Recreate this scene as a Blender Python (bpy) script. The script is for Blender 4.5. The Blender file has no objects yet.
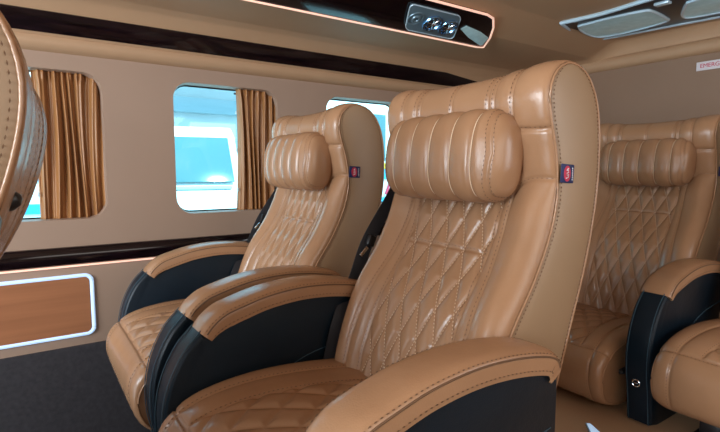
import bpy, bmesh, math, random
import numpy as np
from mathutils import Vector, Matrix
random.seed(4)
C = bpy.context.scene.collection
S = bpy.context.scene
pi = math.pi

# ------------------------------------------------------------------ camera
cam_d = bpy.data.cameras.new('camera'); cam = bpy.data.objects.new('camera', cam_d); C.objects.link(cam)
cam_d.lens = 36 * 487.5 / 720; cam_d.sensor_width = 36; cam_d.clip_start = 0.02
rt = Vector((0.82540506, -0.56454095, 0)); up = Vector((0.05360522, 0.07837521, 0.9954817)); fw = Vector((0.56199018, 0.82167563, -0.09495364))
cam.matrix_world = Matrix(((rt.x, up.x, -fw.x, 0), (rt.y, up.y, -fw.y, 0), (rt.z, up.z, -fw.z, 1.0), (0, 0, 0, 1)))
S.camera = cam
# ------------------------------------------------------------------ world and light
w = bpy.data.worlds.new('world'); S.world = w; w.use_nodes = True
bg = w.node_tree.nodes['Background']; bg.inputs[0].default_value = (0.72, 0.88, 1.0, 1); bg.inputs[1].default_value = 2.6
def sun(name, rot, e, col, ang):
    l = bpy.data.lights.new(name, 'SUN'); l.energy = e; l.color = col; l.angle = ang
    o = bpy.data.objects.new(name, l); o.rotation_euler = rot; C.objects.link(o)
def area(name, loc, tgt, sx, sy, e, col):
    l = bpy.data.lights.new(name, 'AREA'); l.shape = 'RECTANGLE'; l.size = sx; l.size_y = sy; l.energy = e; l.color = col
    o = bpy.data.objects.new(name, l); o.location = loc
    o.rotation_euler = (Vector(tgt) - Vector(loc)).to_track_quat('-Z', 'Y').to_euler(); C.objects.link(o)
sun('sun', (math.radians(38), 0, math.radians(25)), 9.0, (1.0, 0.97, 0.9), 0.02)
area('windscreen_daylight', (-1.55, 0.35, 1.25), (0.6, 0.8, 0.8), 1.6, 0.5, 46, (0.86, 0.94, 1.0))
area('side_window_daylight', (0.55, -0.85, 1.25), (0.9, 0.9, 0.9), 1.6, 0.5, 6.0, (1.0, 0.95, 0.88))
area('rear_side_window_daylight', (1.75, -0.85, 1.2), (1.7, 0.9, 0.9), 0.9, 0.5, 6.0, (0.92, 0.96, 1.0))
S.view_settings.view_transform = 'Standard'; S.view_settings.look = 'None'
S.view_settings.exposure = 0.28; S.view_settings.gamma = 1

# ------------------------------------------------------------------ materials
def mat(name, col, rough=0.5, metal=0.0, emit=0.0, emcol=None, spec=0.5, coat=0.0, noise=None, bump=None, sheen=0.0):
    m = bpy.data.materials.new(name); m.use_nodes = True; nt = m.node_tree; b = nt.nodes['Principled BSDF']
    b.inputs['Base Color'].default_value = (*col, 1); b.inputs['Roughness'].default_value = rough; b.inputs['Metallic'].default_value = metal
    b.inputs['Specular IOR Level'].default_value = spec; b.inputs['Coat Weight'].default_value = coat; b.inputs['Coat Roughness'].default_value = 0.08
    b.inputs['Sheen Weight'].default_value = sheen
    if emit: b.inputs['Emission Color'].default_value = (*(emcol or col), 1); b.inputs['Emission Strength'].default_value = emit
    tc = nt.nodes.new('ShaderNodeTexCoord')
    if noise:
        sc, var, stretch = noise
        mp = nt.nodes.new('ShaderNodeMapping'); mp.inputs['Scale'].default_value = stretch
        n = nt.nodes.new('ShaderNodeTexNoise'); n.inputs['Scale'].default_value = sc; n.inputs['Detail'].default_value = 5
        r = nt.nodes.new('ShaderNodeValToRGB')
        r.color_ramp.elements[0].position = 0.3; r.color_ramp.elements[1].position = 0.7
        r.color_ramp.elements[0].color = (*[c * (1 - var) for c in col], 1); r.color_ramp.elements[1].color = (*[min(1, c * (1 + var)) for c in col], 1)
        nt.links.new(tc.outputs['Object'], mp.inputs[0]); nt.links.new(mp.outputs[0], n.inputs[0]); nt.links.new(n.outputs[0], r.inputs[0]); nt.links.new(r.outputs[0], b.inputs['Base Color'])
    if bump:
        prev = None
        for sc, st, dist, kind in bump:
            if kind == 'v': n2 = nt.nodes.new('ShaderNodeTexVoronoi')
            else: n2 = nt.nodes.new('ShaderNodeTexNoise'); n2.inputs['Detail'].default_value = 4
            n2.inputs['Scale'].default_value = sc; nt.links.new(tc.outputs['Object'], n2.inputs[0])
            bp = nt.nodes.new('ShaderNodeBump'); bp.inputs['Strength'].default_value = st; bp.inputs['Distance'].default_value = dist
            nt.links.new(n2.outputs[0], bp.inputs['Height'])
            if prev: nt.links.new(prev.outputs[0], bp.inputs['Normal'])
            prev = bp
        nt.links.new(prev.outputs[0], b.inputs['Normal'])
    return m
M = {}
M['leather'] = mat('tan_leather', (0.38, 0.205, 0.109), 0.26, noise=(9, 0.06, (1, 1, 1)), bump=[(420, 0.12, 0.001, 'v'), (26, 0.25, 0.004, 'n')], spec=0.55)
M['side_leather'] = mat('tan_side_leather', (0.35, 0.228, 0.132), 0.40, noise=(6, 0.04, (1, 1, 1)), bump=[(420, 0.1, 0.001, 'v')])  # same leather, greyed to paint the flatter light on the flanks
M['black'] = mat('navy_black_leather', (0.003, 0.010, 0.018), 0.42, noise=(8, 0.2, (1, 1, 1)), bump=[(420, 0.12, 0.001, 'v'), (20, 0.3, 0.004, 'n')], spec=0.3)
M['thread'] = mat('brown_thread', (0.15, 0.075, 0.035), 0.8)
M['pale_thread'] = mat('pale_thread', (0.80, 0.60, 0.42), 0.7)  # sewing thread, paled to paint the light its ridges catch
M['navy_thread'] = mat('navy_thread', (0.03, 0.07, 0.1), 0.7)
M['headliner'] = mat('beige_headliner', (0.44, 0.265, 0.15), 0.6, noise=(5, 0.03, (1, 1, 1)), bump=[(300, 0.08, 0.001, 'n')])
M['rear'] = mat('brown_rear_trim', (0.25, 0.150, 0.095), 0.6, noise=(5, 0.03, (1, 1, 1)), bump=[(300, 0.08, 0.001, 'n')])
M['wall'] = mat('beige_wall_vinyl', (0.335, 0.222, 0.160), 0.45, noise=(4, 0.03, (1, 1, 1)), bump=[(300, 0.08, 0.001, 'n')])
M['gloss'] = mat('dark_glossy_veneer', (0.007, 0.003, 0.004), 0.12, noise=(14, 0.6, (1, 8, 8)), coat=0.2, spec=0.35)
M['carpet'] = mat('charcoal_carpet', (0.030, 0.026, 0.030), 0.85, noise=(60, 0.25, (1, 1, 1)), bump=[(500, 0.4, 0.003, 'n')])
M['wood'] = mat('red_brown_veneer', (0.34, 0.135, 0.062), 0.3, noise=(4, 0.12, (0.6, 4, 14)))
M['silver'] = mat('satin_silver', (0.60, 0.78, 0.90), 0.25, metal=0.25)
M['chrome'] = mat('bright_chrome', (0.85, 0.88, 0.9), 0.12, metal=1)
M['blue_chrome'] = mat('blue_chrome', (0.25, 0.5, 0.85), 0.15, metal=1)
M['grey_plate'] = mat('blue_grey_plate', (0.16, 0.24, 0.29), 0.3, metal=0.4)
M['dark'] = mat('black_plastic', (0.01, 0.01, 0.012), 0.35)
M['lens'] = mat('frosted_lens', (0.33, 0.50, 0.53), 0.25, noise=(30, 0.1, (1, 1, 1)), emit=0.12)
M['led'] = mat('warm_led_strip', (1.0, 0.62, 0.48), 0.3, emit=0.5, emcol=(1.0, 0.6, 0.46))
M['coolled'] = mat('cool_led_strip', (0.55, 0.72, 1.0), 0.3, emit=0.45, emcol=(0.5, 0.72, 1.0))
M['curtain'] = mat('golden_brown_curtain', (0.33, 0.140, 0.042), 0.42, noise=(40, 0.15, (1, 1, 0.1)), bump=[(600, 0.15, 0.001, 'n')], sheen=0.1)
M['sign'] = mat('white_sign', (0.72, 0.66, 0.68), 0.5)
M['red'] = mat('red_ink', (0.55, 0.02, 0.07), 0.5)
M['navy'] = mat('navy_fabric', (0.01, 0.02, 0.10), 0.6)
M['white'] = mat('white_thread', (0.8, 0.8, 0.85), 0.6)
M['belt'] = mat('black_webbing', (0.010, 0.011, 0.016), 0.6, bump=[(700, 0.3, 0.001, 'n')])
M['vanwhite'] = mat('white_vehicle_paint', (0.85, 0.85, 0.85), 0.3)
M['vanglass'] = mat('pale_vehicle_glass', (0.07, 0.16, 0.18), 0.12)
M['tyre'] = mat('tyre_rubber', (0.02, 0.02, 0.02), 0.8)
M['asphalt'] = mat('pale_concrete', (0.45, 0.46, 0.46), 0.9, noise=(2, 0.1, (1, 1, 1)))
M['blue'] = mat('blue_livery', (0.02, 0.30, 0.50), 0.4)
M['yellow'] = mat('yellow_livery', (0.85, 0.45, 0.02), 0.4)
M['roofing'] = mat('pale_shed_wall', (0.60, 0.64, 0.66), 0.7, noise=(1, 0.08, (1, 1, 1)))
M['shade'] = mat('blue_grey_shed_beam', (0.34, 0.46, 0.52), 0.7)
def glass_mat():
    m = bpy.data.materials.new('tinted_window_glass'); m.use_nodes = True; nt = m.node_tree; nt.nodes.remove(nt.nodes['Principled BSDF'])
    t = nt.nodes.new('ShaderNodeBsdfTransparent'); t.inputs[0].default_value = (0.66, 0.93, 1.0, 1)
    g = nt.nodes.new('ShaderNodeBsdfGlossy'); g.inputs['Roughness'].default_value = 0.03
    x = nt.nodes.new('ShaderNodeMixShader'); x.inputs[0].default_value = 0.05
    nt.links.new(t.outputs[0], x.inputs[1]); nt.links.new(g.outputs[0], x.inputs[2]); nt.links.new(x.outputs[0], nt.nodes['Material Output'].inputs[0])
    return m
M['glass'] = glass_mat()

# ------------------------------------------------------------------ helpers
def link(name, V, F, m, parent=None, smooth=True, sharp=None):
    me = bpy.data.meshes.new(name); me.from_pydata([tuple(map(float, v)) for v in V], [], [tuple(int(i) for i in f) for f in F])
    mats = m if isinstance(m, list) else [m]
    for q in mats: me.materials.append(M[q])
    if smooth: me.polygons.foreach_set('use_smooth', [True] * len(me.polygons))
    if sharp is not None:
        b = bmesh.new(); b.from_mesh(me)
        for e in b.edges:
            if len(e.link_faces) == 2 and e.calc_face_angle(0) > sharp: e.smooth = False
        b.to_mesh(me); b.free()
    me.update()
    o = bpy.data.objects.new(name, me); C.objects.link(o); o.parent = parent
    return o
def tag(o, label=None, cat=None, group=None, kind=None):
    if label: o['label'] = label
    if cat: o['category'] = cat
    if group: o['group'] = group
    if kind: o['kind'] = kind
    return o
def empty(name, loc, rz=0):
    o = bpy.data.objects.new(name, None); o.location = loc; o.rotation_euler = (0, 0, rz); o.empty_display_size = 0.1; C.objects.link(o); return o
class MB:
    def __init__(s): s.V = []; s.F = []
    def add(s, V, F):
        k = len(s.V); s.V += [tuple(v) for v in V]; s.F += [tuple(i + k for i in f) for f in F]; return s
    def box(s, c, d, bev=0.0, mtx=None, seg=2):
        b = bmesh.new(); bmesh.ops.create_cube(b, size=1, matrix=Matrix.Translation(c) @ (mtx or Matrix()) @ Matrix.Diagonal((*d, 1)))
        if bev: bmesh.ops.bevel(b, geom=b.edges[:], offset=bev, segments=seg, profile=0.5, affect='EDGES')
        s.bm(b); return s
    def bm(s, b):
        b.verts.index_update(); s.add([v.co[:] for v in b.verts], [[v.index for v in f.verts] for f in b.faces]); b.free()
    def prism(s, pts, axis, lo, hi, bev=0.0, seg=2):
        # pts 2D ring, extruded along axis between lo and hi
        def P(p, h): return {'x': (h, p[0], p[1]), 'y': (p[0], h, p[1]), 'z': (p[0], p[1], h)}[axis]
        b = bmesh.new(); a = [b.verts.new(P(p, lo)) for p in pts]; c = [b.verts.new(P(p, hi)) for p in pts]; n = len(pts)
        f1 = b.faces.new(a[::-1]); f2 = b.faces.new(c)
        for i in range(n): b.faces.new((a[i], a[(i + 1) % n], c[(i + 1) % n], c[i]))
        bmesh.ops.recalc_face_normals(b, faces=b.faces[:])
        if bev: bmesh.ops.bevel(b, geom=list(set(f1.edges[:] + f2.edges[:])), offset=bev, segments=seg, profile=0.5, affect='EDGES')
        s.bm(b); return s
    def tube(s, pts, r, n=8, closed=False):
        P = [Vector(p) for p in pts]; m = len(P); V = []; F = []; up_ = Vector((0.01, 0.02, 1))
        for i, p in enumerate(P):
            t = (P[(i + 1) % m] - P[i - 1]) if closed else (P[min(i + 1, m - 1)] - P[max(i - 1, 0)])
            t.normalize(); a = t.cross(up_)
            if a.length < 1e-3: a = t.cross(Vector((1, 0, 0)))
            a.normalize(); c = a.cross(t); rr = r[i] if isinstance(r, (list, tuple)) else r
            for k in range(n): V.append(p + (a * math.cos(2 * pi * k / n) + c * math.sin(2 * pi * k / n)) * rr)
        for i in range(m if closed else m - 1):
            j = (i + 1) % m
            for k in range(n): F.append((i * n + k, i * n + (k + 1) % n, j * n + (k + 1) % n, j * n + k))
        if not closed: F.append(tuple(range(n))[::-1]); F.append(tuple(range((m - 1) * n, m * n)))
        s.add(V, F); return s
    def build(s, name, m, parent=None, smooth=True, sharp=0.6): return link(name, s.V, s.F, m, parent, smooth, sharp)
def merge(o, mb, m, smooth=False):      # sewn detail joins its part's own mesh as a second material
    me = o.data; k = len(me.materials); me.materials.append(M[m])
    b = bmesh.new(); b.from_mesh(me); vs = [b.verts.new(v) for v in mb.V]
    for f in mb.F:
        nf = b.faces.new([vs[i] for i in f]); nf.material_index = k; nf.smooth = smooth
    b.to_mesh(me); b.free(); me.update()
def spline(pts, n=24):
    P = [np.array(p, float) for p in pts]; P = [2 * P[0] - P[1]] + P + [2 * P[-1] - P[-2]]; out = []
    for i in range(1, len(P) - 2):
        for k in range(n):
            t = k / n; a, b, c, d = P[i - 1:i + 3]
            out.append(0.5 * ((2 * b) + (-a + c) * t + (2 * a - 5 * b + 4 * c - d) * t * t + (-a + 3 * b - 3 * c + d) * t ** 3))
    out.append(P[-2]); return np.array(out)
class Prof:      # a smooth plane curve (x,z) addressed by arc length
    def __init__(s, pts):
        q = spline(pts, 30); d = np.r_[0, np.cumsum(np.linalg.norm(np.diff(q, axis=0), axis=1))]
        s.q = q; s.d = d; s.L = d[-1]
        t = np.gradient(q, d, axis=0); t /= np.linalg.norm(t, axis=1)[:, None]
        s.n = np.c_[-t[:, 1], t[:, 0]]
    def p(s, a): return np.c_[np.interp(a, s.d, s.q[:, 0]), np.interp(a, s.d, s.q[:, 1])]
    def nr(s, a):
        n = np.c_[np.interp(a, s.d, s.n[:, 0]), np.interp(a, s.d, s.n[:, 1])]; return n / np.linalg.norm(n, axis=1)[:, None]
def sstep(a, b, x): t = np.clip((x - a) / (b - a), 0, 1); return t * t * (3 - 2 * t)
def polydist(y, s, lines):
    D = np.full(np.shape(y), 9.0)
    for ln in lines:
        for (a, b), (c, d) in zip(ln[:-1], ln[1:]):
            vx, vy = c - a, d - b; L = vx * vx + vy * vy + 1e-12
            t = np.clip(((y - a) * vx + (s - b) * vy) / L, 0, 1)
            D = np.minimum(D, np.hypot(y - a - t * vx, s - b - t * vy))
    return D
def diamonds(u, v, wd, hd):
    a = u / wd + v / hd; b = u / wd - v / hd; k = math.sqrt(1 / wd ** 2 + 1 / hd ** 2)
    return np.minimum(np.abs(a - np.round(a)), np.abs(b - np.round(b))) / k
def stitch_mesh(mb, pts, r=0.0009, ln=0.0058, gap=0.0034):
    P = np.array(pts); d = np.r_[0, np.cumsum(np.linalg.norm(np.diff(P, axis=0), axis=1))]; a = 0.0
    while a + ln < d[-1]:
        p = Vector([np.interp(a, d, P[:, k]) for k in range(3)]); q = Vector([np.interp(a + ln, d, P[:, k]) for k in range(3)])
        t = (q - p).normalized(); x = t.orthogonal().normalized() * r; z = t.cross(x); c = (p + q) / 2
        mb.add([p, q, c + x, c + z, c - x, c - z], [(0, 2, 3), (0, 3, 4), (0, 4, 5), (0, 5, 2), (1, 3, 2), (1, 4, 3), (1, 5, 4), (1, 2, 5)]); a += ln + gap

X0 = 0.5   # seat meshes are written relative to x = X0 at the seat base
def sweep(prof, ss, ys, off, name, m, parent):
    Sg, Yg = np.meshgrid(ss, ys, indexing='ij'); O = off(Yg.ravel(), Sg.ravel()); P = prof.p(Sg.ravel()); N = prof.nr(Sg.ravel())
    V = np.c_[P[:, 0] + N[:, 0] * O - X0, Yg.ravel(), P[:, 1] + N[:, 1] * O]; n = len(ys)
    i, j = np.meshgrid(np.arange(len(ss) - 1), np.arange(n - 1), indexing='ij'); k = (i * n + j).ravel()
    F = np.c_[k, k + n, k + n + 1, k + 1]
    return link(name, V, F, m, parent)
def ycols(w, n, e=10):
    mid = np.linspace(-w + 0.016, w - 0.016, n); t = np.linspace(0, 1, e) ** 1.6 * 0.016
    return np.r_[-w + t[:-1], mid, (w - t[:-1])[::-1]]
def flank(prof, sa, w, sgn, puff, name, parent, m='side_leather', n=70, k=10):
    V = []; F = []; f = np.linspace(0, 1, n) ** 0.9
    A = prof.p(f * sa); B = prof.p(prof.L - f * (prof.L - sa))
    for i in range(n):
        for j in range(k + 1):
            t = j / k; p = A[i] * (1 - t) + B[i] * t
            V.append((p[0] - X0, sgn * (w + puff * math.sin(pi * t) ** 0.6 * (1 - f[i] ** 12)), p[1]))
    for i in range(n - 1):
        for j in range(k):
            a = i * (k + 1) + j; q = (a, a + 1, a + k + 2, a + k + 1); F.append(q if sgn < 0 else q[::-1])
    return link(name, V, F, m, parent)

# ------------------------------------------------------------------ seat
BACK = Prof([(0.562, 0.46), (0.585, 0.58), (0.609, 0.66), (0.643, 0.735), (0.697, 0.813), (0.738, 0.895), (0.752, 0.965), (0.744, 1.03), (0.726, 1.09), (0.722, 1.135), (0.742, 1.167),
             (0.780, 1.181), (0.828, 1.165), (0.862, 1.117), (0.875, 1.04), (0.871, 0.944), (0.847, 0.833), (0.807, 0.717), (0.765, 0.60), (0.71, 0.46)])
zz = BACK.q[:, 1]; SA = BACK.d[np.argmax(zz)]
def s_at(z):
    k = np.argmax(zz); return float(np.interp(z, zz[:k + 1], BACK.d[:k + 1]))
W = 0.215
def curve2(pts, n=10): return [tuple(p) for p in spline(pts, n)]
seams = []
for g in (-1, 1):
    seams.append(curve2([(g * 0.215, s_at(0.985)), (g * 0.175, s_at(0.985)), (g * 0.145, s_at(0.965)), (g * 0.133, s_at(0.92)), (g * 0.140, s_at(0.80)), (g * 0.155, s_at(0.66)), (g * 0.160, s_at(0.48))]))
    seams.append([(g * 0.112, s_at(0.99)), (g * 0.112, s_at(0.80)), (g * 0.122, s_at(0.48))])
    seams.append([(g * 0.215, s_at(1.07)), (g * 0.150, s_at(1.075))])
    seams.append([(g * 0.150, s_at(1.0)), (g * 0.150, SA + 0.25)])
    seams.append([(g * 0.108, s_at(1.02)), (g * 0.108, SA + 0.25)])
    seams.append([(g * 0.094, s_at(1.02)), (g * 0.094, SA + 0.25)])
seams.append([(0.0, s_at(1.02)), (0.0, SA + 0.25)])
s_split = s_at(0.838)
seams.append([(-0.112, s_split), (0.112, s_split)])
def back_off(y, s, raw=False):
    ay = np.abs(y); front = 1 - sstep(SA - 0.06, SA + 0.03, s)
    H = 0.003 + front * (0.013 + 0.012 * (1 - sstep(s_at(0.90), s_at(1.0), s)))
    e = np.clip((ay - 0.165) / (W - 0.165), 0, 1); o = H * (1 - e ** 2.4) ** 0.5
    lower = 1 - sstep(s_at(0.93), s_at(1.0), s)
    o = o - front * (0.002 + 0.012 * lower) * (1 - sstep(0.10, 0.168, ay))
    o = o + 0.006 * front * lower * np.exp(-((ay - 0.185) / 0.022) ** 2)
    o = o - 0.014 * np.exp(-((s - SA) / 0.06) ** 2) * np.cos(ay / W * pi / 2)
    if raw: return o
    d = diamonds(y, s - s_split, 0.048, 0.130); ins = (ay < 0.112) & (s < s_at(1.0))
    o = o + np.where(ins, 0.0072 * (1 - np.exp(-(d / 0.0070) ** 1.3)) - 0.0035, 0)
    D = polydist(y, s, seams)
    return o - 0.0042 * np.exp(-(D / 0.0036) ** 2) + 0.0022 * (1 - np.exp(-(D / 0.014) ** 2)) * (ay > 0.112)
def on_back(pts, dy=0.0, ds=0.0, lift=0.0012):
    q = np.array(pts, float); k = np.r_[0, np.cumsum(np.linalg.norm(np.diff(q, axis=0), axis=1))]; a = np.arange(0, k[-1], 0.004)
    y = np.interp(a, k, q[:, 0]) + dy; s = np.interp(a, k, q[:, 1]) + ds
    O = back_off(y, s); P = BACK.p(s); N = BACK.nr(s)
    return np.c_[P[:, 0] + N[:, 0] * (O + lift) - X0, y, P[:, 1] + N[:, 1] * (O + lift)]

CUSH = Prof([(0.72, 0.54), (0.62, 0.562), (0.50, 0.582), (0.38, 0.590), (0.28, 0.582), (0.215, 0.560), (0.178, 0.522), (0.170, 0.470), (0.190, 0.415), (0.235, 0.385), (0.32, 0.37), (0.62, 0.36)])
CUSH.n = -CUSH.n
CW = 0.222
def c_at(x): k = np.argmin(CUSH.q[:, 0]); return float(np.interp(-x, -CUSH.q[:k + 1, 0], CUSH.d[:k + 1]))
def hq(s): return np.interp(s, [c_at(0.62), c_at(0.21)], [0.065, 0.120])
cseams = [[(-0.135, c_at(0.70)), (-0.175, c_at(0.22)), (-0.176, c_at(0.19)), (-0.18, c_at(0.19) + 0.14)], [(0.135, c_at(0.70)), (0.175, c_at(0.22)), (0.176, c_at(0.19)), (0.18, c_at(0.19) + 0.14)],
          [(-0.065, c_at(0.62)), (-0.120, c_at(0.21))], [(0.065, c_at(0.62)), (0.120, c_at(0.21))],
          [(-CW, c_at(0.205)), (CW, c_at(0.205))]]
def cush_off(y, s):
    ay = np.abs(y); e = np.clip((ay - 0.178) / (CW - 0.178), 0, 1); top = 1 - sstep(c_at(0.2), c_at(0.2) + 0.12, s)
    o = -0.024 * (1 - (1 - e ** 2.6) ** 0.5) * (0.5 + 0.5 * top) - 0.004 * (1 - sstep(0.09, 0.16, ay)) * top
    d = diamonds(y, s - c_at(0.30), 0.075, 0.095); ins = (ay < hq(s)) & (s < c_at(0.207)) & (s > c_at(0.62))
    o = o + np.where(ins, 0.006 * (1 - np.exp(-(d / 0.008) ** 1.3)) - 0.0035, 0)
    D = polydist(y, s, cseams)
    return o - 0.004 * np.exp(-(D / 0.0034) ** 2) + 0.002 * (1 - np.exp(-(D / 0.014) ** 2))
def on_cush(pts, lift=0.0012):
    q = np.array(pts, float); k = np.r_[0, np.cumsum(np.linalg.norm(np.diff(q, axis=0), axis=1))]; a = np.arange(0, k[-1], 0.004)
    y = np.interp(a, k, q[:, 0]); s = np.interp(a, k, q[:, 1]); O = cush_off(y, s); P = CUSH.p(s); N = CUSH.nr(s)
    return np.c_[P[:, 0] + N[:, 0] * (O + lift) - X0, y, P[:, 1] + N[:, 1] * (O + lift)]

def make_pillow(parent):
    nth, ny = 96, 180; a, b, hw = 0.052, 0.083, 0.163
    ys = hw * np.sin(np.linspace(-pi / 2, pi / 2, ny) * 1.0); V = []; F = []
    grooves = [-0.136, -0.108, -0.057, -0.002, 0.053, 0.108, 0.136]
    tilt = math.radians(-6)
    for y in ys:
        t = abs(y) / hw; kz = (1 - t ** 9.0) ** 0.36; kx = (1 - t ** 7.0) ** 0.42
        for k in range(nth):
            th = 2 * pi * k / nth; c, s_ = math.cos(th), math.sin(th); n = 3.0
            r = (abs(c) ** n + abs(s_) ** n) ** (-1 / n)
            g = 0
            fr = 0.5 - 0.5 * c if True else 1
            for gy in grooves:
                sp = gy + (0.010 * (1 - abs(s_)) if gy > 0.12 else (-0.010 * (1 - abs(s_)) if gy < -0.13 else 0))
                g = max(g, math.exp(-((y - sp) / 0.0036) ** 2))
            puff = 0.0
            if abs(y) < 0.138:
                gs = sorted(abs(y - gy) for gy in grooves)[0]; puff = 0.0035 * (1 - math.exp(-(gs / 0.012) ** 2))
            rr = r * (1 - 0.0) ; x = a * c * rr * kx; z = b * s_ * rr * kz
            d = (puff - 0.0045 * g) * min(1, kx)
            x += c * d * 1.0; z += s_ * d
            x -= 0.006 * (1 - (z / b) ** 2) if c < 0 else 0
            X, Z = x * math.cos(tilt) - z * math.sin(tilt), x * math.sin(tilt) + z * math.cos(tilt)
            V.append((0.700 + X - X0, y - 0.004, 1.024 + Z))
    for i in range(ny - 1):
        for k in range(nth): F.append((i * nth + k, (i + 1) * nth + k, (i + 1) * nth + (k + 1) % nth, i * nth + (k + 1) % nth))
    o = link('head_pillow', V, F, 'leather', parent)
    Vn = np.array(V).reshape(ny, nth, 3); mb = MB(); mp = MB()
    for gy, target in ((-0.139, mb), (0.136, mb), (-0.133, mb), (0.130, mb)):
        pts = []
        for k in range(4, nth - 3):
            th = 2 * pi * k / nth; c, s_ = math.cos(th), math.sin(th); sp = gy + (0.010 * (1 - abs(s_)) * (1 if gy > 0 else -1)) + (0.0 if abs(gy) > .115 else 0)
            i = int(np.argmin(np.abs(ys - (sp + (0.003 if gy in (0.136, -0.133) else -0.003)))))
            p = Vn[i, k]; pts.append(p + np.array([c, 0, s_]) * 0.0008)
        stitch_mesh(target, pts[10:-10] if True else pts, 0.0008, 0.005, 0.003)
    merge(o, mb, 'thread')
    pt = MB()
    for gy in grooves[1:-1]:
        i = int(np.argmin(np.abs(ys - gy)))
        pt.tube([Vn[i, k] + np.array([math.cos(2 * pi * k / nth), 0, math.sin(2 * pi * k / nth)]) * 0.0004 for k in range(14, nth - 13)], 0.0011, 5)
    merge(o, pt, 'pale_thread', True)  # bright line painted along each channel groove of the pillow
    return o

ARM_TOP = [(0.258, 0.680), (0.276, 0.701), (0.304, 0.720), (0.345, 0.733), (0.40, 0.746), (0.47, 0.753), (0.54, 0.751), (0.61, 0.741), (0.655, 0.727), (0.672, 0.704)]
def make_arm(parent, sgn, button=False):
    yl, yh = (0.220, 0.298) if sgn > 0 else (-0.298, -0.220)
    root_pts = [(0.262, 0.684), (0.226, 0.645), (0.198, 0.590), (0.184, 0.53), (0.184, 0.46), (0.196, 0.40), (0.210, 0.300), (0.25, 0.290), (0.45, 0.290), (0.62, 0.30), (0.666, 0.36), (0.669, 0.55), (0.668, 0.695)]
    body = spline(root_pts[:7], 6).tolist() + [list(p) for p in root_pts[7:]] + (spline([(p[0] - 0.004, p[1] - 0.016) for p in ARM_TOP], 5)[::-1]).tolist()[2:-3]
    ring = [(p[0] - X0, p[1]) for p in body]
    arm = MB().prism(ring, 'y', yl + 0.003, yh - 0.003, 0.010, 3).build('armrest', 'black', parent, True, 0.5)
    # leather cap: rounded band carried along the top line
    path = spline(ARM_TOP, 10); n = len(path); d = np.gradient(path, axis=0); d /= np.linalg.norm(d, axis=1)[:, None]; N = np.c_[-d[:, 1], d[:, 0]]
    V = []; F = []; yc = (yl + yh) / 2; hw = 0.042; th = 0.037
    sec = []
    for k in range(13): t = pi * k / 12; sec.append((-math.copysign(abs(math.cos(t)) ** 0.55, math.cos(t)) * hw, -0.016 + 0.018 * math.sin(t) ** 0.8))
    prof = [(-hw * 0.985, -th), (-hw * 1.0, -th * 0.8), (-hw * 1.01, -0.030)] + sec + [(hw * 1.01, -0.030), (hw * 1.0, -th * 0.8), (hw * 0.985, -th)]
    m = len(prof)
    for i in range(n):
        f = i / (n - 1); k = min(1, 0.72 + f * 3) ; e = 1.0 if f < 0.97 else 0.985
        tk = min(1, 0.30 + 3.0 * f)
        for (y, z) in prof:
            dz = z if z > -0.02 else -0.02 + (z + 0.02) * tk
            V.append((path[i][0] + N[i][0] * dz - X0, yc + y * e, path[i][1] + N[i][1] * dz))
    for i in range(n - 1):
        for j in range(m - 1): a = i * m + j; F.append((a, a + m, a + m + 1, a + 1))
    for base, rev in ((0, False), ((n - 1) * m, True)):
        q = tuple(range(base, base + m)); F.append(q if not rev else q[::-1])
    cap = link('arm_cap', V, F, 'leather', arm, True, 0.9)
    Vn = np.array(V).reshape(n, m, 3); st = MB()
    for col, o3 in ((1, 0.0012), (m - 2, 0.0012), (5, 0.0008), (m - 6, 0.0008)):
        pts = [Vn[i, col] + np.array([N[i][0] * (0.0010 if 4 < col < m - 5 else 0), (-1 if col < m / 2 else 1) * (o3 if not 4 < col < m - 5 else 0.0004), N[i][1] * (0.0010 if 4 < col < m - 5 else 0)]) for i in range(3, n - 3)]
        stitch_mesh(st, pts, 0.0010, 0.0055, 0.0033)
    merge(cap, st, 'thread')
    ed = MB()
    for col, sg_ in ((4, -1), (m - 5, 1)): ed.tube([Vn[i, col] + np.array([N[i][0] * 0.0004, sg_ * 0.0004, N[i][1] * 0.0004]) for i in range(2, n - 2)], 0.0015, 6)
    merge(cap, ed, 'thread', True)
    ns = MB()
    for yy in (yl + 0.012, yh - 0.012):
        for off in ((0.0, 0.0012),):
            pts = [(p[0] - X0 - 0.0022, yy, p[1]) for p in spline(root_pts[:7], 12)]
            ns.tube(pts, 0.0011, 5)
    for yy in (yl + 0.0025, yh - 0.0025):
        pts = [(p[0] - X0, yy, p[1]) for p in spline([(0.26, 0.60), (0.32, 0.56), (0.40, 0.60), (0.50, 0.64), (0.65, 0.66)][::1], 12)]
        ns.tube([(x, y_, z - 0.05) for x, y_, z in pts], 0.0010, 5)
    merge(arm, ns, 'navy_thread', True)
    if button:   # round recline button on the front face
        b = MB(); c = (0.1885 - X0, yc, 0.425)
        b.tube([(c[0] - 0.004, c[1] + 0.010 * math.cos(t), c[2] + 0.010 * math.sin(t)) for t in np.linspace(0, 2 * pi, 17)[:-1]], 0.0018, 6, True)
        b.box((c[0] - 0.003, c[1], c[2]), (0.004, 0.012, 0.003), 0.0008)
        b.build('button', 'chrome', arm)
    return arm

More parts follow.
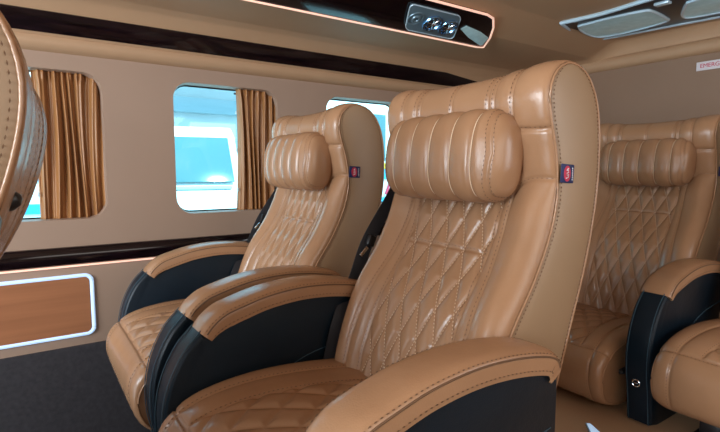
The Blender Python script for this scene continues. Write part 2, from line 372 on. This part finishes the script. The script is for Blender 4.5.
def make_tag(parent):
    # small woven flag caught in the side seam, lying back along the side panel
    x, z, y = 0.750, 0.993, -W - 0.0075
    t = MB().box((x + 0.018 - X0, y, z), (0.036, 0.0022, 0.032), 0.0007, Matrix.Rotation(0.06, 4, 'Y')).build('fabric_tag', 'navy', parent)
    e = MB(); e.prism([(x + 0.016 - X0 + 0.0095 * math.cos(a), z + 0.0135 * math.sin(a)) for a in np.linspace(0, 2 * pi, 25)[:-1]], 'y', y - 0.0017, y - 0.0009)
    e.build('red_oval', 'red', t, False)
    s = MB(); yy = y - 0.0021
    def L(pts, r=0.0009): s.tube([(x + 0.016 - X0 + a, yy, z + b) for a, b in pts], r, 5)
    L([(-0.004, -0.008), (0.002, -0.006), (0.003, -0.002), (-0.003, -0.003), (-0.002, 0.001), (0.003, 0.002), (0.001, 0.006), (-0.003, 0.005), (0.002, 0.009)])
    for k in range(6): L([(0.0135, -0.011 + k * 0.0038), (0.0160, -0.011 + k * 0.0038)], 0.0005); L([(0.0135, -0.011 + k * 0.0038), (0.0140, -0.009 + k * 0.0038)], 0.0005)
    s.build('lettering', 'white', t)
    return t

def make_seat():
    root = empty('passenger_seat', (X0, 0, 0))
    nf = 270; ss = np.r_[np.linspace(0.0, SA + 0.02, nf), np.linspace(SA + 0.02, BACK.L, 70)[1:]]
    back = sweep(BACK, ss, ycols(W, 165), back_off, 'backrest', 'leather', root)
    for g in (-1, 1):
        fl = flank(BACK, SA, W, g, 0.007, 'side_panel', root)
        mb = MB(); f = np.linspace(0.02, 0.999, 150)
        A = BACK.p(f * SA); B = BACK.p(BACK.L - f * (BACK.L - SA)); loop = np.r_[A, B[::-1]]; cen = 0.5 * (A + B); cen = np.r_[cen, cen[::-1]]
        dirn = cen - loop; dirn /= np.linalg.norm(dirn, axis=1)[:, None] + 1e-9
        mb.tube([(p[0] - X0, g * (W + 0.0008), p[1]) for p in loop[::3]], 0.0024, 6); merge(fl, mb, 'leather', True)
        st = MB(); keep = np.r_[0:146, 154:300]
        stitch_mesh(st, [(p[0] + q[0] * 0.0075 - X0, g * (W + 0.0030), p[1] + q[1] * 0.0075) for p, q in zip(loop[:144], dirn[:144])], 0.0009, 0.0046, 0.0026)
        stitch_mesh(st, [(p[0] + q[0] * 0.0075 - X0, g * (W + 0.0030), p[1] + q[1] * 0.0075) for p, q in zip(loop[156:], dirn[156:])], 0.0009, 0.0046, 0.0026)
        merge(fl, st, 'thread')
    st = MB()
    for ln in seams:
        vert = abs(ln[0][0] - ln[-1][0]) < 0.12 and abs(ln[0][1] - ln[-1][1]) > 0.1
        for dd in (0.0038,):
            stitch_mesh(st, on_back(ln, dy=dd if vert else 0, ds=0 if vert else dd), 0.0008, 0.0052, 0.0034)
    merge(back, st, 'thread')
    # fine thread along every quilting line, its bright tone painting caught light
    q = MB(); s0, s1 = s_at(0.50), s_at(0.99)
    for sg in (-1, 1):
        for k in range(-16, 17):
            # a = y/w + sg*v/h = k
            v = np.linspace(s0 - s_split, s1 - s_split, 90); y = (k - sg * v / 0.130) * 0.048; ok = np.abs(y) < 0.111
            if ok.sum() > 3: stitch_mesh(q, on_back(np.c_[y[ok], v[ok] + s_split], lift=0.0010), 0.0009, 0.0048, 0.0022)
    merge(back, q, 'pale_thread')
    make_pillow(root)
    cs = np.r_[np.linspace(0, c_at(0.2) + 0.10, 190), np.linspace(c_at(0.2) + 0.10, CUSH.L, 25)[1:]]
    cu = sweep(CUSH, cs, ycols(CW, 130), cush_off, 'seat_cushion', 'leather', root)
    # side panels of the cushion close the ends, below the rounded edge
    for g in (-1, 1):
        P = CUSH.p(cs); N = CUSH.nr(cs); O = cush_off(np.full(len(cs), g * CW), cs); E_ = P + N * O[:, None]
        V = [(0.45 - X0, g * (CW + 0.002), 0.45)] + [(p[0] - X0, g * CW, p[1]) for p in E_]; F = [(0, i, i + 1) if g > 0 else (0, i + 1, i) for i in range(1, len(E_))] + [(0, len(E_), 1) if g > 0 else (0, 1, len(E_))]
        tmp_ = MB(); tmp_.V = V; tmp_.F = F; merge(cu, tmp_, 'leather')
    cst = MB()
    for ln in cseams: stitch_mesh(cst, on_cush([(a + 0.004, b) if abs(ln[0][0] - ln[-1][0]) < 0.1 else (a, b + 0.004) for a, b in ln]), 0.0009, 0.0055, 0.0034)
    merge(cu, cst, 'thread')
    pp = MB()
    for g in (-1, 1):
        sp_ = np.linspace(0.02, CUSH.L - 0.3, 90); O = cush_off(np.full(90, g * CW), sp_); E_ = CUSH.p(sp_) + CUSH.nr(sp_) * O[:, None]
        pp.tube([(p[0] - X0, g * (CW + 0.0005), p[1]) for p in E_], 0.0028, 6)
    merge(cu, pp, 'leather', True)
    for g in (-1, 1): make_arm(root, g)
    base = MB(); base.box((0.44 - X0, 0, 0.345), (0.42, 0.40, 0.05), 0.01); base.box((0.45 - X0, 0.12, 0.17), (0.34, 0.05, 0.32), 0.008); base.box((0.45 - X0, -0.12, 0.17), (0.34, 0.05, 0.32), 0.008)
    base.box((0.45 - X0, 0, 0.012), (0.42, 0.34, 0.024), 0.005); base.build('seat_base', 'dark', root)
    make_tag(root)
    return root
def copy_tree(o, parent=None):
    c = o.copy(); C.objects.link(c); c.parent = parent
    for ch in list(o.children): copy_tree(ch, c)
    return c

# ------------------------------------------------------------------ van shell
WY = 1.9; XF, XR = -1.6, 2.4; YR = -0.95
def rrect(x0, x1, z0, z1, r, n=8):
    P = []
    for cx, cz, a0 in ((x1 - r, z1 - r, 0), (x0 + r, z1 - r, pi / 2), (x0 + r, z0 + r, pi), (x1 - r, z0 + r, 3 * pi / 2)):
        for k in range(n + 1): a = a0 + pi / 2 * k / n; P.append((cx + r * math.cos(a), cz + r * math.sin(a)))
    return P
wins = [(-0.19, 0.232), (0.465, 0.884), (1.118, 1.54)]; WZ0, WZ1 = 0.832, 1.325
zb, zt = 0.395, 1.377
mb = MB(); b = bmesh.new()
bays = [(XF, -0.45), (-0.45, 0.35), (0.35, 1.0), (1.0, 1.75), (1.75, XR)]
def q(x0, x1, z0, z1): mb.add([(x0, WY, z0), (x1, WY, z0), (x1, WY, z1), (x0, WY, z1)], [(0, 1, 2, 3)])
q(XF, -0.45, zb, zt); q(1.75, XR, zb, zt)
for (bx0, bx1), (x0, x1) in zip(bays[1:4], wins):
    h = rrect(x0, x1, WZ0, WZ1, 0.062); n = len(h); cx, cz = (x0 + x1) / 2, (WZ0 + WZ1) / 2
    outer = []
    per = n // 4
    cor = [(bx1, zt), (bx0, zt), (bx0, zb), (bx1, zb)]
    for i, p in enumerate(h): outer.append(cor[i // per])
    V = [(p[0], WY, p[1]) for p in outer] + [(p[0], WY, p[1]) for p in h] + [(p[0] * 1.0 + (p[0] - cx) * -0.012, WY + 0.012, p[1] - (p[1] - cz) * 0.012) for p in h] + [(cx + (p[0] - cx) * 0.985, WY + 0.060, cz + (p[1] - cz) * 0.985) for p in h]
    F = []
    for i in range(n):
        j = (i + 1) % n
        if outer[i] != outer[j]: F.append((i, j, n + j, n + i))
        else: F.append((i, n + j, n + i))
        F.append((n + i, n + j, 2 * n + j, 2 * n + i)); F.append((2 * n + i, 2 * n + j, 3 * n + j, 3 * n + i))
    mb.add(V, F)
wl = mb.build('wall_left', 'wall', None, True, 0.5); tag(wl, kind='structure')
for i, (x0, x1) in enumerate(wins):
    h = rrect(x0 + 0.001, x1 - 0.001, WZ0 + 0.001, WZ1 - 0.001, 0.06); g = MB().prism(h, 'y', WY + 0.056, WY + 0.060).build('window_%d' % (i + 1), 'glass', None, False)
    tag(g, kind='structure')
    fr = MB(); fr.tube([(p[0], WY + 0.053, p[1]) for p in rrect(x0 + 0.006, x1 - 0.006, WZ0 + 0.006, WZ1 - 0.006, 0.056)], 0.003, 6, True); fr.build('rubber_seal', 'dark', g)
# floor and lower wall
def struct(mb_, name, m, smooth=False): o = mb_.build(name, m, None, smooth); tag(o, kind='structure'); return o
struct(MB().box(((XF + XR) / 2, (YR + WY) / 2, -0.02), (XR - XF, WY - YR, 0.04)), 'floor', 'carpet')
struct(MB().box(((XF + XR) / 2, WY - 0.004, 0.198), (XR - XF, 0.02, 0.394)), 'baseboard_left', 'carpet')
struct(MB().box(((XF + XR) / 2, YR - 0.02, 0.8), (XR - XF, 0.04, 1.66)), 'wall_right', 'wall')
# raised rear platform
struct(MB().box((1.70, 0.475, 0.14), (1.40, 2.83, 0.278), 0.01), 'trim_1', 'headliner')
# ceiling: cross section carried along the van
sec = [(1.9, 1.377), (1.882, 1.383), (1.868, 1.395), (1.864, 1.408), (1.868, 1.420), (1.860, 1.424), (1.832, 1.488), (1.828, 1.492), (1.800, 1.518), (1.786, 1.527), (1.779, 1.5285), (1.772, 1.533), (1.755, 1.536), (1.60, 1.545), (1.415, 1.550), (1.408, 1.552), (1.27, 1.613), (1.25, 1.617), (YR, 1.618)]
V = []; F = []
for x in (XF, XR - 0.075):
    for y, z in sec: V.append((x, y, z))
n = len(sec)
for i in range(n - 1): F.append((i, i + 1, n + i + 1, n + i))
k0 = n; prev = n
for t in np.linspace(0.1, 1, 10):   # rear cove: the ceiling rolls down to the rear wall
    x = XR - 0.075 + 0.075 * math.sin(t * pi / 2); dz = 0.068 * (1 - math.cos(t * pi / 2))
    base = len(V)
    for y, z in sec: V.append((x, y, z - dz * (z - 1.36) / 0.25))
    for i in range(n - 1): F.append((prev + i, prev + i + 1, base + i + 1, base + i))
    prev = base
ce = link('ceiling', V, F, 'headliner', None, True, 0.7); tag(ce, kind='structure')
# rear wall with a padded roll along its top
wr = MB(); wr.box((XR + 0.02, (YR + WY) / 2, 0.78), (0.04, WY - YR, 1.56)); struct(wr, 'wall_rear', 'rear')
roll = MB(); roll.tube([(XR + 0.008, y, 1.517) for y in np.linspace(YR, WY - 0.08, 12)], 0.032, 20); struct(roll, 'trim_2', 'headliner', True)
# dark veneer band along the cove, tapering at its rear end
def bandpt(x, t, lift): # t 0 bottom 1 top on the cove face
    y = 1.860 + (1.832 - 1.860) * t; z = 1.424 + (1.488 - 1.424) * t; return (x, y - 0.92 * lift, z - 0.4 * lift)
V = []; xs = list(np.linspace(XF, 1.78, 20)) + [1.84, 1.90, 1.96, 2.02, 2.07, 2.10]
for x in xs:
    f = max(0, (x - 1.78) / 0.32); lo, hi = 0.05 + 0.42 * f ** 2, 1.0 - 0.45 * f
    for t, l in ((lo, 0), (lo + 0.02, 0.004), ((lo + hi) / 2, 0.008), (hi - 0.02, 0.004), (hi, 0)): V.append(bandpt(x, t, l))
F = [(i * 5 + j, i * 5 + j + 1, i * 5 + j + 6, i * 5 + j + 5) for i in range(len(xs) - 1) for j in range(4)]
tag(link('trim_3', V, F, 'gloss', None, True, 0.9), kind='structure')
# lower glossy band with a warm light line under it
lb = MB(); lb.prism([(WY + 0.001, 0.678), (WY - 0.012, 0.682), (WY - 0.020, 0.700), (WY - 0.018, 0.725), (WY - 0.008, 0.738), (WY + 0.001, 0.740)], 'x', XF, XR, 0, 2)
struct(lb, 'trim_4', 'gloss', True)
ll = MB(); ll.box(((XF + 0.75) / 2, WY - 0.004, 0.674), (0.75 - XF, 0.008, 0.006), 0.001)
tag(struct(ll, 'trim_5', 'led'), kind='structure')

# veneer side panel with glowing frame
fr = empty('side_panel', (-0.36, WY, 0.434)); tag(fr, 'reddish wood wall panel with a glowing pale blue rounded frame, low on the side wall', 'panel')
ring = rrect(-0.53, 0.53, 0.0, 0.205, 0.022); o = MB().prism([(p[0] * 0.985, 0.0025 + p[1] * 0.975) for p in ring], 'y', -0.008, 0.0).build('veneer_panel', 'wood', fr)
MB().tube([(p[0], -0.006, p[1]) for p in ring], 0.0065, 8, True).build('light_frame', 'coolled', fr)

# ------------------------------------------------------------------ curtains
def curtain(name, x0, x1, label, folds, seed):
    rnd = random.Random(seed); root = empty(name, ((x0 + x1) / 2, WY + 0.034, 0.828)); tag(root, label, 'curtain')
    nu, nv = 150, 40; V = []; cx = (x0 + x1) / 2
    ph = [rnd.uniform(0, 6) for _ in range(4)]
    for j in range(nv + 1):
        v = j / nv; z = 0.0 + v * 0.500
        for i in range(nu + 1):
            u = i / nu; pinch = 1 - 0.05 * math.sin(pi * v) * (1 if True else 0)
            x = (x0 + (x1 - x0) * u - cx) * pinch
            w1 = math.sin(2 * pi * folds * u + 1.1 * math.sin(2 * pi * u * 1.7 + ph[0]) + 0.5 * math.sin(v * 3 + ph[1]))
            w2 = math.sin(2 * pi * folds * 2.3 * u + ph[2] + v * 1.5)
            a = 0.010 + 0.003 * math.sin(v * 5 + ph[3] + u * 6)
            x += 0.006 * math.sin(v * 2.5 + u * 9 + ph[1])
            V.append((x, -0.002 + a * w1 + 0.003 * w2 + 0.004 * (v > 0.93) * math.sin(2 * pi * folds * 2 * u), z))
    F = [(j * (nu + 1) + i, j * (nu + 1) + i + 1, (j + 1) * (nu + 1) + i + 1, (j + 1) * (nu + 1) + i) for j in range(nv) for i in range(nu)]
    c = link('fabric', V, F, 'curtain', root); md = c.modifiers.new('thickness', 'SOLIDIFY'); md.thickness = 0.0012
    r = MB(); r.tube([(x0 - cx, 0.016, 0.478), (x1 - cx, 0.016, 0.478)], 0.004, 8); r.build('rail', 'dark', root)
    for zz_ in (0.09, 0.25, 0.40): MB().box((x0 - cx - 0.002, -0.008, zz_), (0.006, 0.006, 0.014), 0.001).build('clip', 'silver', root)
curtain('curtain', 0.035, 0.240, 'golden brown gathered curtain filling most of the window beside the seat ahead', 7, 3)
curtain('curtain', 0.715, 0.895, 'golden brown gathered curtain bunched at the right of the middle window', 7, 8)

# ------------------------------------------------------------------ seats
seatA = make_seat(); seatA.location = (X0, 0.715, 0)
G = 'tan leather passenger seats'
tag(seatA, 'large tan leather seat in the foreground with ribbed head pillow and diamond quilted back', 'seat', G)
def seat(dx, yc, dz, label, rz=0, drop=()):
    c = copy_tree(seatA); c.location = (X0 + dx, yc, dz); c.rotation_euler = (0, 0, rz); tag(c, label, 'seat', G)
    for ch in list(c.children):
        if ch.name.split('.')[0] in drop:
            for g_ in list(ch.children): bpy.data.objects.remove(g_)
            bpy.data.objects.remove(ch)
    return c
seatB = seat(0, 1.372, 0, 'tan leather seat beside the side wall, between the curtain and the foreground seat')
seatC = seat(1.19, 0.905, 0.0, 'tan leather seat in the rear row behind the foreground seat, with quilted back visible')
seatD = seat(1.15, 0.365, -0.02, 'tan leather seat at the lower right edge, only its cushion showing', drop=('armrest',))
seatE = seat(-1.0, 0.72, 0.0, 'tan leather seat ahead at the left edge, only its reclined side and back seen', math.radians(-3.5))
for ch in list(seatC.children):      # the rear row's armrest carries a round button low on its front
    if ch.name.startswith('armrest'):
        for g_ in list(ch.children): bpy.data.objects.remove(g_)
        bpy.data.objects.remove(ch)
for arm_ in (make_arm(seatC, -1, True), make_arm(seatC, 1)): arm_.scale = (1, 1, 0.958)
for c in (seatC, seatD):
    for ch in c.children:
        if ch.name.startswith('seat_base'): ch.scale = (1, 1, 0.3); ch.location = (0, 0, 0.30)
        if ch.name.startswith('seat_cushion') and c is seatC: ch.location = (-0.04, 0, -0.08); ch.scale = (1, 0.84, 1)
for ch in seatE.children:       # the seat ahead is reclined further, about its hinge
    if ch.name.split('.')[0] in ('backrest', 'side_panel', 'head_pillow', 'fabric_tag'):
        hinge = Matrix.Translation((0.62 - X0, 0, 0.50)); ch.matrix_local = Matrix.Translation((-0.043, 0, 0.070)) @ hinge @ Matrix.Rotation(math.radians(20), 4, 'Y') @ hinge.inverted()
def shift_arms(seat_, near, far):
    arms = [c for c in seat_.children if c.name.startswith('armrest')]
    arms[0].location.x += near; arms[1].location.x += far
shift_arms(seatA, -0.012, 0.008); shift_arms(seatB, 0.015, 0.035)
gx, gy, gz = 0.480, -0.262, 0.964
gh = MB(); gh.tube([(gx - 0.02, gy, gz - 0.004), (gx, gy, gz), (gx + 0.010, gy, gz + 0.002), (gx + 0.017, gy, gz + 0.003), (gx + 0.020, gy, gz + 0.004)], [0.019, 0.020, 0.019, 0.014, 0.004], 24)
gk = gh.build('recline_knob', 'dark', seatE)
gh = MB(); gh.tube([(gx + 0.001, gy + 0.0203 * math.cos(a), gz + 0.0203 * math.sin(a)) for a in np.linspace(0, 2 * pi, 30)[:-1]], 0.0012, 6, True); gh.build('chrome_ring', 'chrome', gk)
gh = MB(); gh.tube([(0.478, -0.16, 0.966), (0.490, -0.16, 0.970), (0.498, -0.16, 0.973), (0.504, -0.16, 0.975), (0.507, -0.16, 0.976)], [0.007, 0.009, 0.0095, 0.007, 0.002], 20); gh.build('recline_knob', 'dark', seatE)

# ------------------------------------------------------------------ seat belts
def ribbon(pts, wdir, wd, th=0.0016):
    P = spline(pts, 10); V = []; F = []; n = len(P); wv = np.array(wdir, float); wv /= np.linalg.norm(wv)
    for i in range(n):
        t = P[min(i + 1, n - 1)] - P[max(i - 1, 0)]; t /= np.linalg.norm(t); a = wv - t * wv.dot(t); a /= np.linalg.norm(a); nn = np.cross(t, a)
        for sa_, sb in ((-1, -1), (1, -1), (1, 1), (-1, 1)): V.append(P[i] + a * sa_ * wd / 2 + nn * sb * th)
    for i in range(n - 1):
        for k in range(4): F.append((i * 4 + k, i * 4 + (k + 1) % 4, i * 4 + 4 + (k + 1) % 4, i * 4 + 4 + k))
    F.append((3, 2, 1, 0)); F.append(tuple(range(n * 4 - 4, n * 4))); return V, F
def belt(yc, label):
    r = empty('seat_belt', (0.6, yc, 0.5)); tag(r, label, 'seat belt')
    o = lambda *p: (p[0] - 0.6, p[1], p[2] - 0.5)
    V, F = ribbon([o(0.82, 0.0, 1.02), o(0.765, 0.0, 0.93), o(0.688, -0.004, 0.825), o(0.640, -0.018, 0.74), o(0.578, -0.046, 0.66), o(0.552, -0.050, 0.58), o(0.535, -0.052, 0.52)], (1.0, -0.25, -0.3), 0.032)
    w_ = link('webbing', V, F, 'belt', r, False)
    MB().box(o(0.692, -0.010, 0.826), (0.022, 0.016, 0.028), 0.005, Matrix.Rotation(0.4, 4, 'Y')).build('buckle', 'dark', r)
    MB().box(o(0.668, -0.016, 0.802), (0.028, 0.003, 0.009), 0.001, Matrix.Rotation(-0.75, 4, 'Y')).build('tongue', 'chrome', r)
    return r
belt(0.975, 'black seat belt with metal tongue hanging at the left of the foreground seat')
belt(1.632, 'black seat belt by the wall, partly hidden behind the window seat')

# ------------------------------------------------------------------ ceiling fittings
Zc = 1.616
# the console lies on the sloping face between the soffit and the ceiling: local x along the van, local y up the face
con = empty('air_vent_console', (0.6, 1.41, 1.548)); tag(con, 'long dark glossy ceiling console with lit edges and two round air vents', 'air vent console')
con.rotation_euler = (pi - math.atan2(0.066, 0.148), 0, 0)
# local axes after the turn: +y runs towards the aisle and up, +z points down into the cabin
def xs_(P): return [(p[0] - 0.6, p[1]) for p in P]
o2 = [(XF, -0.062), (1.600, -0.066), (1.635, -0.060), (1.612, 0.0), (1.573, 0.055), (1.525, 0.098), (1.48, 0.108), (XF, 0.108)]
MB().prism(xs_(o2), 'z', -0.012, 0.008, 0.003).build('panel', 'gloss', con)
MB().tube([(p[0], p[1], 0.007) for p in xs_(o2)], 0.0045, 8).build('light_edge', 'led', con)  # reflecting metal trim; its shine is put in as weak emission
sk = 0.55
pl = [(p[0] - p[1] * sk, p[1]) for p in rrect(1.165, 1.412, -0.043, 0.078, 0.022)]
plate = MB().prism(xs_(pl), 'z', 0.006, 0.016, 0.003).build('vent_plate', 'grey_plate', con)
MB().tube([(p[0], p[1], 0.015) for p in xs_(pl)], 0.0022, 6, True).build('plate_rim', 'silver', plate)
def ringpts(cx, cy, rr, z, n=28): return [(cx - 0.6 + rr * math.cos(a), cy + rr * math.sin(a), z) for a in np.linspace(0, 2 * pi, n + 1)[:-1]]
sp = MB(); sp.tube(ringpts(1.190, 0.020, 0.030, 0.017), 0.003, 8, True); sp.tube(ringpts(1.190, 0.020, 0.013, 0.019), 0.005, 8, True); sp.build('knob', 'grey_plate', plate)
for cx, cy in ((1.275, 0.017), (1.356, 0.014)):
    v = MB(); v.tube(ringpts(cx, cy, 0.035, 0.020), 0.0055, 8, True); v.tube(ringpts(cx, cy, 0.027, 0.017), 0.0035, 8, True); vent = v.build('air_vent', 'blue_chrome', con)
    d = MB(); d.prism([(p[0], p[1]) for p in ringpts(cx, cy, 0.030, 0)], 'z', 0.0162, 0.0175); d.build('vent_throat', 'dark', vent)
    f = MB()
    for k in range(6):
        a = 2 * pi * k / 6
        f.box((cx - 0.6 + 0.015 * math.cos(a), cy + 0.015 * math.sin(a), 0.021), (0.020, 0.003, 0.006), 0.0008, Matrix.Rotation(a, 4, 'Z') @ Matrix.Rotation(0.5, 4, 'X'))
    f.box((cx - 0.6, cy, 0.022), (0.009, 0.009, 0.008), 0.002); f.build('fin', 'chrome', vent)
MB().prism(xs_([(1.440, 0.035), (1.428, 0.012), (1.50, -0.020), (1.60, -0.050), (1.612, -0.045), (1.600, 0.000), (1.535, 0.020)]), 'z', 0.006, 0.013, 0.003).build('reading_lens', 'lens', con)

lamp = empty('ceiling_lamp', (2.1, 1.0, Zc)); tag(lamp, 'pointed ceiling lamp with silver rim and frosted lenses above the rear row', 'ceiling lamp')
out = [(1.885, 1.265), (1.905, 1.10), (1.890, 0.95), (1.87, 0.70), (1.88, 0.45), (2.34, 0.45), (2.325, 0.80), (2.295, 1.04), (2.275, 1.22), (2.255, 1.30), (2.200, 1.333), (2.10, 1.320), (1.98, 1.292)]
sm = spline(out + out[:1], 4).tolist()[:-1]
rel = lambda P: [(p[0] - 2.1, p[1] - 1.0) for p in P]
MB().prism(rel(sm), 'z', -0.008, 0.004, 0.003).build('base_plate', 'dark', lamp)
MB().tube([(p[0], p[1], -0.006) for p in rel(sm)], 0.0085, 8, True).build('rim', 'silver', lamp)
def lens(P):
    P = spline(P + P[:1], 4).tolist()[:-1]
    l_ = MB().prism(rel(P), 'z', -0.014, -0.006, 0.003, 3).build('lens', 'lens', lamp)
    MB().tube([(p[0], p[1], -0.012) for p in rel(P)], 0.006, 8, True).build('lens_rim', 'silver', l_)
lens([(1.965, 1.235), (1.965, 1.10), (1.985, 0.985), (2.02, 0.965), (2.15, 0.975), (2.20, 1.00), (2.225, 1.16), (2.205, 1.265), (2.15, 1.285), (2.04, 1.268)])
lens([(2.02, 0.845), (1.99, 0.70), (2.00, 0.56), (2.24, 0.56), (2.245, 0.75), (2.225, 0.90), (2.18, 0.925), (2.08, 0.88)])
sw = MB(); sw.box((1.955 - 2.1, 0.900 - 1.0, -0.012), (0.03, 0.05, 0.012), 0.003); sw.build('switch', 'silver', lamp)
# round hatch line in the headliner
ring_ = MB(); ring_.tube([(1.52 + 0.10 * math.cos(a), 1.00 + 0.10 * math.sin(a), 1.6185) for a in np.linspace(0, 2 * pi, 40)[:-1]], 0.004, 6, True)
tag(ring_.build('ceiling_speaker_ring', 'headliner'), 'faint beige ring in the ceiling between console and lamp', 'speaker')

# emergency sign on the rear wall
sg = empty('emergency_sign', (XR, 0.845, 1.437)); tag(sg, 'small white EMERGENCY sign high on the rear wall', 'sign')
MB().box((-0.0015, 0, 0), (0.004, 0.215, 0.036), 0.001).build('plate', 'sign', sg)
cu = bpy.data.curves.new('text', 'FONT'); cu.body = 'EMERGENCY EXIT'; cu.size = 0.024; cu.extrude = 0.0006; cu.align_x = 'CENTER'; cu.align_y = 'CENTER'
to = bpy.data.objects.new('tmp', cu); C.objects.link(to); bpy.context.view_layer.update()
me = bpy.data.meshes.new_from_object(to.evaluated_get(bpy.context.evaluated_depsgraph_get())); bpy.data.objects.remove(to)
me.materials.clear(); me.materials.append(M['red']); lo_ = bpy.data.objects.new('lettering', me); C.objects.link(lo_); lo_.parent = sg
lo_.matrix_local = Matrix(((0, 0, -1, -0.0045), (-1, 0, 0, 0), (0, 1, 0, 0), (0, 0, 0, 1))) @ Matrix.Scale(1.0, 4)
wd_ = max(v.co.x for v in me.vertices) - min(v.co.x for v in me.vertices)
for v in me.vertices: v.co.x *= 0.185 / wd_

# step light on the rear platform
st = empty('step_light', (1.265, 0.70, 0.278)); tag(st, 'small bright wedge-shaped step light on the beige rear platform', 'light')
MB().prism([(0.010, 0.030), (0.018, 0.020), (-0.012, -0.035), (-0.060, -0.035)], 'z', 0, 0.008, 0.002).build('housing', 'silver', st)
MB().prism([(0.004, 0.022), (0.010, 0.016), (-0.014, -0.030), (-0.050, -0.030)], 'z', 0.0075, 0.010).build('lens', 'coolled', st)

# ------------------------------------------------------------------ outside the windows
tag(MB().box((3, 16, -0.75), (50, 28.2, 0.1)).build('ground', 'asphalt'), kind='structure')
def wheel(root, x, y, z, r):
    w_ = MB().tube([(x, y - 0.10, z), (x, y + 0.10, z)], r, 24).build('wheel', 'tyre', root)
    MB().tube([(x, y - 0.11, z), (x, y + 0.11, z)], r * 0.55, 20).build('hub_cap', 'silver', w_)
def van(loc, rz, label):
    root = empty('van', loc, rz); tag(root, label, 'van')
    # side outline (x forward, z up); width along y
    out = [(2.6, 0.35), (2.65, 0.75), (2.55, 1.02), (1.75, 1.18), (1.05, 2.05), (0.75, 2.2), (-2.2, 2.25), (-2.45, 2.1), (-2.5, 0.4)]
    MB().prism(out, 'y', -0.95, 0.95, 0.06, 3).build('body', 'vanwhite', root)
    n = Vector((0.87, 0, 0.70)).normalized(); c = Vector((1.42, 0, 1.62)) + n * 0.035
    wsc = MB(); wsc.box(c, (0.02, 1.62, 0.92), 0.008, Matrix.Rotation(-math.atan2(0.70, 0.87), 4, 'Y')); wsc.build('windscreen', 'vanglass', root)
    dsh = MB(); dsh.box((1.78, 0, 1.20), (0.16, 1.5, 0.05), 0.015); dsh.build('cowl', 'shade', root)
    for s_ in (-1, 1):
        MB().prism([(0.95, 1.25), (0.9, 1.95), (0.0, 1.95), (0.0, 1.25)], 'y', s_ * 0.955 - 0.006, s_ * 0.955 + 0.006).build('side_window', 'vanglass', root)
        MB().prism([(-0.1, 1.25), (-0.1, 1.95), (-2.2, 1.95), (-2.2, 1.25)], 'y', s_ * 0.955 - 0.006, s_ * 0.955 + 0.006).build('side_window', 'vanglass', root)
        MB().box((2.57, s_ * 0.68, 0.85), (0.12, 0.3, 0.16), 0.03).build('headlamp', 'silver', root)
        MB().box((1.25, s_ * 1.10, 1.42), (0.10, 0.18, 0.26), 0.03).build('mirror', 'dark', root)
        wheel(root, 1.75, s_ * 0.85, 0.36, 0.36); wheel(root, -1.6, s_ * 0.85, 0.36, 0.36)
    MB().box((2.63, 0, 0.55), (0.08, 1.8, 0.2), 0.03).build('bumper', 'shade', root)
    return root
vn = van((2.55, 10.7, -0.7), math.radians(-100), 'white van with pale windscreen parked outside the middle window')
vn.scale = (1.15, 1.15, 1.15)
def bus(loc, rz, ln, label, letter=None):
    root = empty('bus', loc, rz); tag(root, label, 'bus')
    MB().box((0, 0, 1.75), (ln, 2.3, 2.7), 0.12).build('body', 'vanwhite', root)
    MB().box((0, -1.16, 1.76), (ln - 0.1, 0.03, 0.10)).build('yellow_stripe', 'yellow', root)
    MB().box((0, -1.16, 1.62), (ln - 0.1, 0.03, 0.17)).build('blue_stripe', 'blue', root)
    MB().box((0, -1.16, 1.14), (ln - 0.1, 0.03, 0.14)).build('lower_stripe', 'blue', root)
    for k in range(int(ln // 1.3)): MB().box((-ln / 2 + 0.9 + 1.3 * k, -1.16, 2.25), (1.1, 0.03, 0.8), 0.01).build('side_window', 'vanglass', root)
    for x in (-ln * 0.3, ln * 0.3): wheel(root, x, -1.05, 0.4, 0.42)
    if letter is not None:
        x = letter; L = MB()
        L.tube([(x - 0.10, -1.185, 1.26), (x, -1.185, 1.50), (x + 0.10, -1.185, 1.26)], 0.024, 6); L.build('lettering', 'red', root)
        MB().tube([(x - 0.06, -1.185, 1.34), (x + 0.06, -1.185, 1.34)], 0.020, 6).build('letter_bar', 'red', root)
    return root
bus((7.75, 8.2, -0.7), math.radians(3), 8.0, 'white bus with blue and yellow stripes seen through the window behind the seats', -2.45)
bus((-2.2, 9.6, -0.7), math.radians(-4), 6.0, 'white bus with blue and yellow stripes seen through the front curtained window')
shed = empty('shed', (3, 16, -0.7)); tag(shed, 'long pale shed wall with blue grey beam beyond the parked vehicles', 'building')
MB().box((0, 0.2, 2.6), (44, 0.4, 5.2)).build('wall', 'roofing', shed)
MB().box((0, -0.1, 3.7), (44, 0.5, 0.45)).build('beam', 'shade', shed)
MB().box((0, -1.0, 5.3), (44, 4, 0.25)).build('roof', 'roofing', shed)
